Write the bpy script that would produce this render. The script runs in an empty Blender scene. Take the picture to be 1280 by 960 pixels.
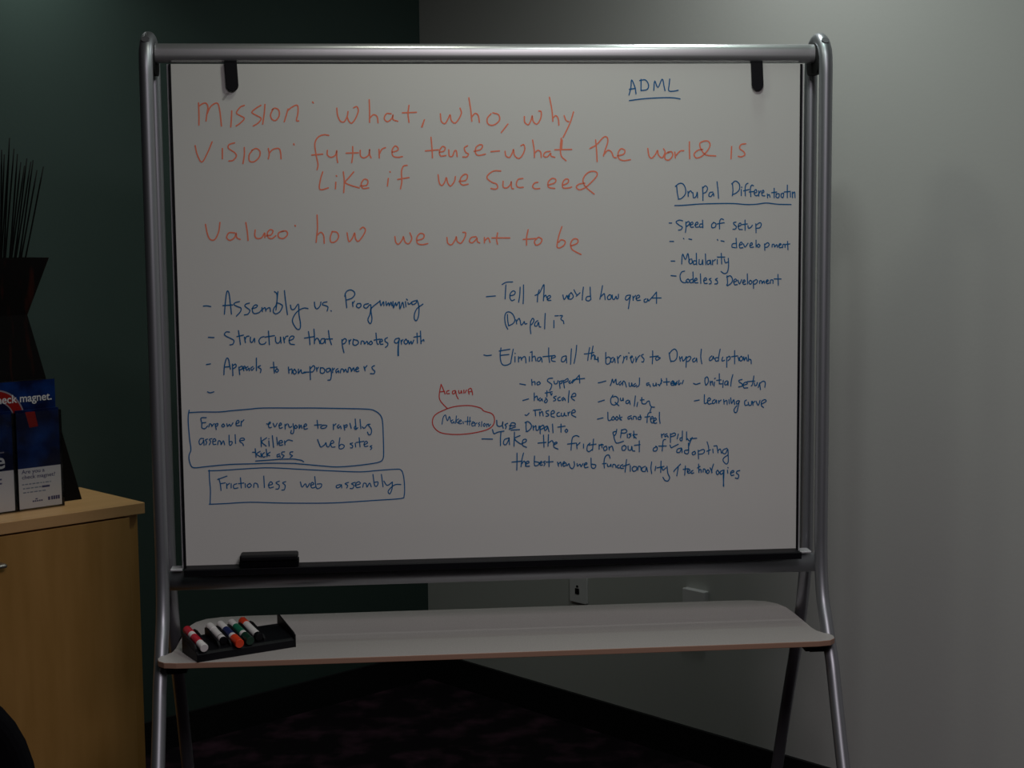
import bpy, bmesh, math, random
from mathutils import Vector, Matrix

# ------------------------------------------------------------------ camera, light, exposure
scene = bpy.context.scene
COL = scene.collection
F_PX, PITCH, ROLL, EYE = 1920.9, 0.1001, -0.0096, 1.58
cam_fwd = Vector((0, math.cos(PITCH), -math.sin(PITCH)))
_up = Vector((0, math.sin(PITCH), math.cos(PITCH)))
_rt = Vector((1, 0, 0))
cam_right = _rt * math.cos(ROLL) + _up * math.sin(ROLL)
cam_up = _up * math.cos(ROLL) - _rt * math.sin(ROLL)
CAM = Vector((0, 0, EYE))
cd = bpy.data.cameras.new('camera')
cam = bpy.data.objects.new('camera', cd)
COL.objects.link(cam)
cam.matrix_world = Matrix(((cam_right.x, cam_up.x, -cam_fwd.x, 0), (cam_right.y, cam_up.y, -cam_fwd.y, 0),
                           (cam_right.z, cam_up.z, -cam_fwd.z, EYE), (0, 0, 0, 1)))
cd.sensor_fit = 'HORIZONTAL'
cd.sensor_width = 36.0
cd.lens = F_PX / 1280 * 36.0
cd.clip_start = 0.05
scene.camera = cam

scene.view_settings.view_transform = 'Standard'
scene.view_settings.look = 'None'
scene.view_settings.gamma = 1.0
scene.view_settings.use_curve_mapping = False
scene.view_settings.exposure = 0.0

world = bpy.data.worlds.new('room_ambient')
scene.world = world
world.use_nodes = True
world.node_tree.nodes['Background'].inputs[0].default_value = (1.0, 0.95, 0.97, 1)
world.node_tree.nodes['Background'].inputs[1].default_value = 0.004

def area(name, loc, size, power, color, aim=None, spread=180, size_y=None):
    ld = bpy.data.lights.new(name, 'AREA')
    ld.energy = power
    ld.color = color
    ld.shape = 'RECTANGLE'
    ld.size = size
    ld.size_y = size_y or size
    ld.spread = math.radians(spread)
    o = bpy.data.objects.new(name, ld)
    COL.objects.link(o)
    o.location = loc
    if aim is not None:
        o.rotation_euler = (Vector(aim) - Vector(loc)).to_track_quat('-Z', 'Y').to_euler()
    return o

def down(name, u, v, power, color, size=0.16, spread=180):
    """a ceiling downlight at u along and v in front of the whiteboard"""
    c, s_ = math.cos(0.09), math.sin(0.09)
    return area(name, (-0.040 + u * c + v * s_, 3.505 + u * s_ - v * c, 2.67), size, power, color, spread=spread)

area('downlight_green_wall', (-1.233, 4.202, 2.67), 0.16, 2.0, (0.95, 1.02, 0.95), spread=110)
down('downlight_middle', -0.15, 0.40, 1.7, (0.98, 1.03, 0.86), spread=170)
down('downlight_pale_wall', 0.55, -0.30, 3.3, (0.985, 1.02, 0.99))
down('downlight_right', 0.55, 0.10, 2.0, (0.84, 1.07, 0.93))
down('downlight_front', 0.38, 0.87, 4.9, (0.95, 1.03, 0.97), size=0.12)
down('room_lamp', 0.30, 2.8, 32.5, (1.05, 0.95, 1.0), size=1.0)

# ------------------------------------------------------------------ places
YAW = 0.09                                   # whiteboard turned a little away on the right
BX, BY = -0.7493 + 0.7124 * math.cos(YAW), 3.4409 + 0.7124 * math.sin(YAW)
bu = Vector((math.cos(YAW), math.sin(YAW), 0))
bv = Vector((math.sin(YAW), -math.cos(YAW), 0))       # out of the board, towards the viewer
BP = Vector((BX, BY, 0))
WY = 0.8119
CORNER = Vector((-0.3037, 5.3307, 0))
wd = Vector((math.cos(WY), -math.sin(WY), 0))         # along the pale wall, away from the corner
gd = Vector((-math.sin(WY), -math.cos(WY), 0))        # along the green wall, away from the corner
ROT_GREEN = math.atan2(math.cos(WY), math.sin(WY))
ROT_WHITE = -WY

# ------------------------------------------------------------------ materials
def mat(name, color, rough=0.5, metal=0.0, spec=0.5, noise=None, bump=None, alpha=None, coat=0.0, trans=0.0, stretch=(1, 1, 1)):
    m = bpy.data.materials.new(name)
    m.use_nodes = True
    nt = m.node_tree
    p = nt.nodes['Principled BSDF']
    p.inputs['Base Color'].default_value = (*color, 1)
    p.inputs['Roughness'].default_value = rough
    p.inputs['Metallic'].default_value = metal
    p.inputs['Specular IOR Level'].default_value = spec
    p.inputs['Coat Weight'].default_value = coat
    p.inputs['Transmission Weight'].default_value = trans
    if alpha is not None:
        p.inputs['Alpha'].default_value = alpha
    if noise or bump:
        tc = nt.nodes.new('ShaderNodeTexCoord')
        mp = nt.nodes.new('ShaderNodeMapping')
        mp.inputs['Scale'].default_value = stretch
        nt.links.new(tc.outputs['Object'], mp.inputs['Vector'])
    if noise:
        sc, c2, lo, hi = noise
        n = nt.nodes.new('ShaderNodeTexNoise')
        n.inputs['Scale'].default_value = sc
        n.inputs['Detail'].default_value = 6
        r = nt.nodes.new('ShaderNodeValToRGB')
        r.color_ramp.elements[0].position = lo
        r.color_ramp.elements[1].position = hi
        r.color_ramp.elements[0].color = (*color, 1)
        r.color_ramp.elements[1].color = (*c2, 1)
        nt.links.new(mp.outputs['Vector'], n.inputs['Vector'])
        nt.links.new(n.outputs['Fac'], r.inputs['Fac'])
        nt.links.new(r.outputs['Color'], p.inputs['Base Color'])
    if bump:
        sc, st = bump
        n = nt.nodes.new('ShaderNodeTexNoise')
        n.inputs['Scale'].default_value = sc
        b = nt.nodes.new('ShaderNodeBump')
        b.inputs['Strength'].default_value = st
        b.inputs['Distance'].default_value = 0.002
        nt.links.new(mp.outputs['Vector'], n.inputs['Vector'])
        nt.links.new(n.outputs['Fac'], b.inputs['Height'])
        nt.links.new(b.outputs['Normal'], p.inputs['Normal'])
    return m

M_PALE = mat('pale_paint', (0.475, 0.475, 0.46), 0.75, spec=0.3, bump=(90, 0.12))
M_GREEN = mat('green_paint', (0.039, 0.063, 0.056), 0.8, spec=0.25, bump=(90, 0.12))
M_CARPET = mat('dark_carpet', (0.006, 0.004, 0.006), 0.95, spec=0.1, noise=(9, (0.05, 0.022, 0.035), 0.48, 0.75), bump=(400, 0.6))
M_BASE = mat('black_cove_base', (0.006, 0.006, 0.007), 0.6, spec=0.3)
M_CEIL = mat('ceiling_grey', (0.16, 0.16, 0.155), 0.9)
M_METAL = mat('silver_tube', (0.36, 0.37, 0.40), 0.42, metal=0.8)
M_RAIL = mat('silver_rail', (0.58, 0.58, 0.60), 0.33, metal=0.75)
M_WHITE = mat('board_enamel', (0.72, 0.71, 0.685), 0.34, spec=0.4)
M_BLACK = mat('black_plastic', (0.004, 0.004, 0.006), 0.5, spec=0.2)
M_DARKRUB = mat('black_rubber', (0.006, 0.006, 0.007), 0.7, spec=0.2)
M_PLUG = mat('dark_plug', (0.10, 0.10, 0.11), 0.5)
M_FRAME = mat('pale_edge', (0.6, 0.6, 0.62), 0.4, metal=0.3)
M_SHELF = mat('shelf_laminate', (0.48, 0.44, 0.43), 0.5, noise=(260, (0.43, 0.395, 0.385), 0.4, 0.6))
M_EDGE = mat('tan_edge_band', (0.37, 0.215, 0.15), 0.5)
M_BLUE_INK = mat('blue_ink', (0.003, 0.125, 0.34), 0.45, spec=0.2)
M_RED_INK = mat('orange_red_ink', (0.95, 0.25, 0.15), 0.45, spec=0.2)
M_CRIMSON_INK = mat('red_ink', (0.62, 0.07, 0.06), 0.45, spec=0.2)
M_SMEAR = mat('ink_smear', (0.46, 0.45, 0.43), 0.45)
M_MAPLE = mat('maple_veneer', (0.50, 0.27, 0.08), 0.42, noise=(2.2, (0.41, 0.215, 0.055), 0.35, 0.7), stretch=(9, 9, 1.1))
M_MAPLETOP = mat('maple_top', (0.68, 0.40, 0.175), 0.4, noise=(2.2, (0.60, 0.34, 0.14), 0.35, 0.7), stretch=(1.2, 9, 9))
M_NICKEL = mat('brushed_nickel', (0.45, 0.43, 0.40), 0.35, metal=0.9)
M_VASE = mat('dark_wood', (0.003, 0.002, 0.002), 0.5, spec=0.12, noise=(5, (0.05, 0.008, 0.003), 0.58, 0.80), stretch=(8, 8, 1.0))
M_REED = mat('black_reed', (0.003, 0.003, 0.003), 0.8, spec=0.1)
M_NAVY = mat('navy_print', (0.001, 0.004, 0.035), 0.5, spec=0.1, noise=(11, (0.002, 0.045, 0.24), 0.42, 0.70))
M_PRINTRED = mat('red_print', (0.30, 0.010, 0.008), 0.5, spec=0.1)
M_PRINTPINK = mat('grey_print', (0.28, 0.25, 0.30), 0.4)
M_CARD = mat('white_card', (0.88, 0.85, 0.83), 0.5)
M_CARDINK = mat('violet_print', (0.08, 0.08, 0.20), 0.5)
M_CARDPALE = mat('pale_blue_print', (0.30, 0.34, 0.42), 0.5)
M_PRINTWHITE = mat('white_print', (0.75, 0.75, 0.75), 0.5)
def clear(name):
    m = bpy.data.materials.new(name)
    m.use_nodes = True
    nt = m.node_tree
    out = nt.nodes['Material Output']
    tr = nt.nodes.new('ShaderNodeBsdfTransparent')
    tr.inputs[0].default_value = (0.96, 0.97, 0.97, 1)
    gl = nt.nodes.new('ShaderNodeBsdfGlossy')
    gl.inputs['Roughness'].default_value = 0.08
    fr = nt.nodes.new('ShaderNodeFresnel')
    fr.inputs['IOR'].default_value = 1.3
    mx = nt.nodes.new('ShaderNodeMixShader')
    nt.links.new(fr.outputs[0], mx.inputs[0])
    nt.links.new(tr.outputs[0], mx.inputs[1])
    nt.links.new(gl.outputs[0], mx.inputs[2])
    nt.links.new(mx.outputs[0], out.inputs['Surface'])
    return m
M_ACRYL = clear('clear_acrylic')
M_PLATE = mat('white_plate', (0.66, 0.64, 0.66), 0.4)
M_MWHITE = mat('marker_white', (0.78, 0.74, 0.74), 0.35)
M_MRED = mat('marker_red', (0.50, 0.012, 0.03), 0.35)
M_MORANGE = mat('marker_orange_red', (0.75, 0.055, 0.015), 0.35)
M_MGREEN = mat('marker_green', (0.012, 0.16, 0.09), 0.35)
M_MDGREEN = mat('marker_dark_green', (0.006, 0.035, 0.02), 0.35)
M_MBLUE = mat('marker_blue', (0.02, 0.03, 0.12), 0.35)
M_FABRIC = mat('black_fabric', (0.002, 0.002, 0.003), 0.9, spec=0.05, bump=(300, 0.4))

# ------------------------------------------------------------------ helpers
def obj(name, bm, material, parent=None, smooth=False, bevel=0.0, label=None):
    me = bpy.data.meshes.new(name)
    bmesh.ops.recalc_face_normals(bm, faces=bm.faces[:])
    bm.to_mesh(me)
    bm.free()
    mats = material if isinstance(material, (list, tuple)) else [material]
    for m in mats:
        me.materials.append(m)
    for p in me.polygons:
        p.use_smooth = smooth
    o = bpy.data.objects.new(name, me)
    COL.objects.link(o)
    if parent:
        o.parent = parent
    if bevel:
        b = o.modifiers.new('bevel', 'BEVEL')
        b.width = bevel
        b.segments = 3
        b.limit_method = 'ANGLE'
    if label:
        o['label'] = label
    return o

def thing(name, label, cat, loc, rz=0.0, group=None):
    o = bpy.data.objects.new(name, None)
    COL.objects.link(o)
    o.location = loc
    o.rotation_euler = (0, 0, rz)
    o.empty_display_size = 0.05
    o['label'] = label
    o['category'] = cat
    if group:
        o['group'] = group
    return o

def structure(name, bm, m, label=None, **k):
    o = obj(name, bm, m, **k)
    o['kind'] = 'structure'
    o['label'] = label
    o['category'] = name.split('_')[0]
    return o

def box(bm, x0, x1, y0, y1, z0, z1, M=None, mi=0):
    vs = [bm.verts.new(Vector((x, y, z)) if M is None else M @ Vector((x, y, z)))
          for z in (z0, z1) for y in (y0, y1) for x in (x0, x1)]
    for f in ((0, 1, 3, 2), (4, 6, 7, 5), (0, 4, 5, 1), (2, 3, 7, 6), (0, 2, 6, 4), (1, 5, 7, 3)):
        bm.faces.new([vs[i] for i in f]).material_index = mi
    return bm

def nb():
    return bmesh.new()

def spline(pts, n=6):
    pts = [Vector(p) for p in pts]
    if len(pts) < 3:
        return pts
    out = []
    P = [pts[0] * 2 - pts[1]] + pts + [pts[-1] * 2 - pts[-2]]
    for i in range(1, len(P) - 2):
        a, b, c, d = P[i - 1:i + 3]
        for k in range(n):
            t = k / n
            out.append(0.5 * ((2 * b) + (c - a) * t + (2 * a - 5 * b + 4 * c - d) * t * t + (3 * b - a - 3 * c + d) * t ** 3))
    out.append(pts[-1])
    return out

def tube(bm, pts, r, seg=20, cap=True, ry=None):
    pts = [Vector(p) for p in pts]
    rings = []
    up = None
    for i, p in enumerate(pts):
        t = (pts[min(i + 1, len(pts) - 1)] - pts[max(i - 1, 0)]).normalized()
        if up is None:
            up = Vector((0, 0, 1)) if abs(t.z) < 0.9 else Vector((0, 1, 0))
        s = t.cross(up).normalized()
        up = s.cross(t).normalized()
        rr = r[i] if isinstance(r, (list, tuple)) else r
        rings.append([bm.verts.new(p + s * rr * math.cos(a) + up * (ry or rr) * math.sin(a))
                      for a in [2 * math.pi * k / seg for k in range(seg)]])
    for A, B in zip(rings, rings[1:]):
        for k in range(seg):
            bm.faces.new((A[k], A[(k + 1) % seg], B[(k + 1) % seg], B[k]))
    if cap:
        bm.faces.new(rings[0][::-1])
        bm.faces.new(rings[-1])
    return bm

def prism(bm, poly, axis, a, b, mi=0, side_mi=None):
    """poly of 2D points extruded along axis ('x','y','z') from a to b"""
    def P(q, h):
        return Vector({'x': (h, q[0], q[1]), 'y': (q[0], h, q[1]), 'z': (q[0], q[1], h)}[axis])
    A = [bm.verts.new(P(q, a)) for q in poly]
    B = [bm.verts.new(P(q, b)) for q in poly]
    bm.faces.new(A[::-1]).material_index = mi
    bm.faces.new(B).material_index = mi
    for i in range(len(poly)):
        j = (i + 1) % len(poly)
        bm.faces.new((A[i], A[j], B[j], B[i])).material_index = mi if side_mi is None else side_mi
    return bm

def rounded(x0, x1, y0, y1, r, n=6):
    out = []
    for cx, cy, s in ((x1 - r, y1 - r, 0), (x0 + r, y1 - r, 90), (x0 + r, y0 + r, 180), (x1 - r, y0 + r, 270)):
        for k in range(n + 1):
            a = math.radians(s + 90 * k / n)
            out.append((cx + r * math.cos(a), cy + r * math.sin(a)))
    return out

# ------------------------------------------------------------------ the room
def wall_box(bm, origin, d, n, length, z0, z1, thick, s0=0.0):
    """a slab standing on the line origin + d*s, its face on that line, its body behind it (-n)"""
    q = [origin + d * s0, origin + d * length, origin + d * length - n * thick, origin + d * s0 - n * thick]
    A = [bm.verts.new((p.x, p.y, z0)) for p in q]
    B = [bm.verts.new((p.x, p.y, z1)) for p in q]
    bm.faces.new(A)
    bm.faces.new(B)
    for i in range(4):
        j = (i + 1) % 4
        bm.faces.new((A[i], A[j], B[j], B[i]))
    return bm

structure('wall_left', wall_box(nb(), CORNER, gd, wd, 4.5, 0, 2.7, 0.1), M_GREEN, 'dark green painted wall on the left of the corner')
structure('wall_right', wall_box(nb(), CORNER, wd, gd, 4.5, 0, 2.7, 0.1, s0=-0.1), M_PALE, 'pale painted wall on the right of the corner')
structure('baseboard_left', wall_box(nb(), CORNER + wd * 0.012, gd, wd, 4.5, 0.0, 0.1, 0.012, s0=0.012), M_BASE, 'black cove base along the green wall')
structure('baseboard_right', wall_box(nb(), CORNER + gd * 0.012, wd, gd, 4.5, 0.0, 0.1, 0.012), M_BASE, 'black cove base along the pale wall')
structure('floor', box(nb(), -5, 5, -2.5, 7.5, -0.06, 0), M_CARPET, 'dark patterned carpet floor')
structure('ceiling', box(nb(), -5, 5, -2.5, 7.5, 2.7, 2.76), M_CEIL, 'flat white ceiling')

# ------------------------------------------------------------------ whiteboard stand
wb = thing('mobile_whiteboard', 'large rolling whiteboard on silver tube frame with red and blue handwriting', 'whiteboard', (BX, BY, 0), YAW)
U, ZB, ZT = 0.7124, 0.8243, 1.9506
# local axes: x along the board, y away from the viewer (front is -y), z up
panel = obj('writing_panel', box(nb(), -U + 0.004, U - 0.004, 0.0, 0.016, ZB, ZT), M_WHITE, wb)
for a, b in ((-U - 0.0015, -U + 0.004), (U - 0.004, U + 0.0015)):
    obj('edge_trim', box(nb(), a, b, -0.0015, 0.02, ZB - 0.006, ZT), M_BLACK, wb, label='thin black side edge of the board')
for a, b in ((-U - 0.006, -U - 0.0015), (U + 0.0015, U + 0.006)):
    obj('outer_trim', box(nb(), a, b, 0.006, 0.02, ZB - 0.006, ZT), M_FRAME, wb, label='pale metal side trim')

# side frames: one bent tube each, front leg, arch, rear leg
FRONT = [(0.385, 0.075), (0.295, 0.245), (0.230, 0.377), (0.180, 0.490), (0.140, 0.585), (0.112, 0.630), (0.088, 0.672), (0.062, 0.715), (0.047, 0.770), (0.041, 0.830), (0.040, 0.890), (0.040, 0.960), (0.040, 1.06)]
REAR = [(-0.080, 1.06), (-0.080, 0.96), (-0.080, 0.890), (-0.080, 0.830), (-0.083, 0.775), (-0.092, 0.735), (-0.105, 0.690), (-0.123, 0.635), (-0.169, 0.527), (-0.232, 0.395), (-0.300, 0.245), (-0.375, 0.075)]
for s in (-1, 1):
    path = [(s * 0.757, -v, z) for v, z in FRONT] + [(s * 0.757, -0.04, 1.2), (s * 0.757, -0.04, 1.4), (s * 0.757, -0.04, 1.65), (s * 0.757, -0.04, 1.85), (s * 0.757, -0.04, 1.935)]
    pts = spline(path, 6)
    for k in range(1, 12):
        a = math.pi * k / 12
        pts.append(Vector((s * 0.757, 0.02 - 0.06 * math.cos(a), 1.948 + 0.06 * math.sin(a))))
    pts += spline([(s * 0.757, 0.08, 1.935), (s * 0.757, 0.08, 1.85), (s * 0.757, 0.08, 1.65), (s * 0.757, 0.08, 1.4), (s * 0.757, 0.08, 1.2)] + [(s * 0.757, -v, z) for v, z in REAR], 6)
    fr = obj('side_frame', tube(nb(), pts, 0.0152, 24), M_METAL, wb, smooth=True)
    # round plug in the arch
    bm = nb()
    n = Vector((0, -0.72, 0.694))
    c = Vector((s * 0.757, 0.02, 1.948)) + n * 0.0737
    tube(bm, [c - n * 0.002, c + n * 0.0020], 0.0088, 20)
    obj('tube_plug', bm, M_PLUG, fr, smooth=False, label='dark round plug at the top bend of the tube')
    for v in (0.385, -0.375):
        bm = nb()
        tube(bm, [(s * 0.757 - 0.014, -v, 0.031), (s * 0.757 + 0.014, -v, 0.031)], 0.031, 24)
        box(bm, s * 0.757 - 0.02, s * 0.757 - 0.016, -v - 0.016, -v + 0.016, 0.025, 0.075)
        box(bm, s * 0.757 + 0.016, s * 0.757 + 0.02, -v - 0.016, -v + 0.016, 0.025, 0.075)
        box(bm, s * 0.757 - 0.02, s * 0.757 + 0.02, -v - 0.016, -v + 0.016, 0.07, 0.085)
        obj('caster', bm, M_DARKRUB, wb, label='black caster wheel')

bm = nb()
prism(bm, rounded(-0.006, 0.036, 1.954, 1.996, 0.016, 8), 'x', -0.742, 0.742)
obj('top_rail', bm, M_RAIL, wb, smooth=True).data.set_sharp_from_angle(angle=math.radians(40))
for s in (-1, 1):
    bm = nb()
    prism(bm, rounded(-0.030, 0.065, 1.928, 1.990, 0.02), 'x', s * 0.742, s * 0.757)
    obj('rail_bracket', bm, M_DARKRUB, wb, label='dark bracket joining rail and side tube')
bm = nb()
tube(bm, [(-0.757, 0.010, 0.789), (0.757, 0.010, 0.789)], 0.022, 24)
obj('bottom_rail', bm, M_METAL, wb, smooth=True)
for s in (-1, 1):
    bm = nb()
    prism(bm, rounded(-0.010, 0.03, 0.815, 0.820, 0.002), 'x', s * 0.717, s * 0.743)
    obj('corner_bracket', bm, M_FRAME, wb, label='small pale bracket at the board foot')
bm = nb()
prism(bm, [(0.0, 0.826), (-0.046, 0.823), (-0.050, 0.828), (-0.053, 0.826), (-0.052, 0.811), (0.0, 0.811)], 'x', -0.708, 0.708)
obj('pen_ledge', bm, M_BLACK, wb, bevel=0.001, label='narrow black ledge under the writing panel')

# two black hooks hanging from the rail
for u in (-0.576, 0.607):
    bm = nb()
    prism(bm, [(u - 0.0150, 1.956)] + [(u + 0.001 + 0.0135 * math.cos(a), 1.9035 + 0.0135 * math.sin(a)) for a in [math.pi + math.pi * k / 10 for k in range(11)]] + [(u + 0.0120, 1.956)], 'y', -0.0095, -0.004)
    box(bm, u - 0.0150, u + 0.0120, -0.0095, 0.001, 1.952, 1.957)
    obj('hook_tab', bm, M_BLACK, wb, bevel=0.001, label='black tab hanging from the top rail')

# shelf
half = [(0.0, 0.183), (0.30, 0.183), (0.60, 0.182), (0.715, 0.180), (0.742, 0.174), (0.756, 0.158), (0.760, 0.138), (0.755, 0.118), (0.744, 0.104), (0.735, 0.090),
        (0.731, 0.060), (0.730, 0.0), (0.728, -0.08), (0.724, -0.135), (0.712, -0.175), (0.690, -0.202), (0.655, -0.216), (0.60, -0.220), (0.0, -0.220)]
outline = [(x, -v) for x, v in half] + [(-x, -v) for x, v in half[-2:0:-1]]
obj('shelf', prism(nb(), outline, 'z', 0.637, 0.650, 0, 1), [M_SHELF, M_EDGE], wb, bevel=0.0015)
for s in (-1, 1):
    bm = nb()
    prism(bm, [(-0.150, 0.636), (0.06, 0.636), (0.06, 0.616), (-0.120, 0.610)], 'x', s * 0.700, s * 0.725)
    tube(bm, [(s * 0.71, -0.118, 0.617), (s * 0.757, -0.118, 0.617)], 0.009, 14)
    tube(bm, [(s * 0.71, 0.126, 0.622), (s * 0.757, 0.126, 0.622)], 0.009, 14)
    box(bm, s * 0.700, s * 0.725, 0.05, 0.14, 0.615, 0.636)
    obj('shelf_bracket', bm, M_DARKRUB, wb, label='black bracket holding the shelf to the legs')

# ------------------------------------------------------------------ handwriting on the board
def on_board(x, y):
    d = cam_fwd + cam_right * ((x - 640) / F_PX) + cam_up * ((480 - y) / F_PX)
    t = (BP - CAM).dot(bv) / d.dot(bv)
    p = CAM + d * t - BP
    return p.dot(bu), p.z

def ribbon(bm, pts, w, y):
    """flat marker line through 2D points (u, z)"""
    P = [Vector((a, b)) for a, b in pts]
    Q = [P[0]]
    for p in P[1:]:
        if (p - Q[-1]).length > 0.0004:
            Q.append(p)
    if len(Q) == 1:
        Q.append(Q[0] + Vector((0.001, 0)))
    L, R = [], []
    r = w / 2
    for i, p in enumerate(Q):
        a = (p - Q[i - 1]).normalized() if i else None
        b = (Q[i + 1] - p).normalized() if i < len(Q) - 1 else None
        t = (a or b) if not (a and b) else (a + b)
        if t.length < 0.2:
            t = a
        t = t.normalized()
        n = Vector((-t.y, t.x))
        L.append(bm.verts.new((p.x + n.x * r, y, p.y + n.y * r)))
        R.append(bm.verts.new((p.x - n.x * r, y, p.y - n.y * r)))
    for i in range(len(Q) - 1):
        bm.faces.new((L[i], L[i + 1], R[i + 1], R[i]))
    for p, t, A, B in ((Q[0], Q[0] - Q[1], R[0], L[0]), (Q[-1], Q[-1] - Q[-2], L[-1], R[-1])):
        t = t.normalized()
        n = Vector((-t.y, t.x))
        sgn = 1 if (Vector((A.co.x, A.co.z)) - p).dot(n) > 0 else -1
        arc = [bm.verts.new((p.x + r * (sgn * n.x * math.cos(a) + t.x * math.sin(a)), y, p.y + r * (sgn * n.y * math.cos(a) + t.y * math.sin(a))))
               for a in [math.pi * k / 5 for k in range(1, 5)]]
        bm.faces.new([A] + arc + [B])

ink_layer = [0]
def note(label, material, width, blocks, gap=15):
    """blocks: (x origin, y origin, scale, 'x y x y ...; next stroke') in the photograph's frame.
    Strokes that belong together (a line, a box) become one mesh."""
    strokes = []
    for ox, oy, sc, text in blocks:
        for st in text.split(';'):
            v = [float(q) for q in st.split()]
            if len(v) >= 4:
                strokes.append(spline([Vector((v[i] * sc + ox, v[i + 1] * sc + oy)) for i in range(0, len(v) - 1, 2)], 4))
    box_of = [(min(p.x for p in t), max(p.x for p in t), min(p.y for p in t), max(p.y for p in t)) for t in strokes]
    owner = list(range(len(strokes)))
    def find(i):
        while owner[i] != i:
            i = owner[i]
        return i
    for i, a in enumerate(box_of):
        for j in range(i):
            b = box_of[j]
            dx = max(a[0], b[0]) - min(a[1], b[1])
            dy = max(a[2], b[2]) - min(a[3], b[3])
            if (a[1] - a[0] > 120) != (b[1] - b[0] > 120):
                continue
            if dx < gap and dy < -1.0 or (dx < 2 and dy < 4):
                owner[find(i)] = find(j)
    groups = {}
    for i in range(len(strokes)):
        groups.setdefault(find(i), []).append(strokes[i])
    for g in groups.values():
        bm = nb()
        for pts in g:
            ink_layer[0] += 1
            ribbon(bm, [on_board(p.x, p.y) for p in pts], width, -0.0004 - 0.0000012 * (ink_layer[0] % 400))
        obj('handwritten_word', bm, material, panel, label=label)

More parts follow.
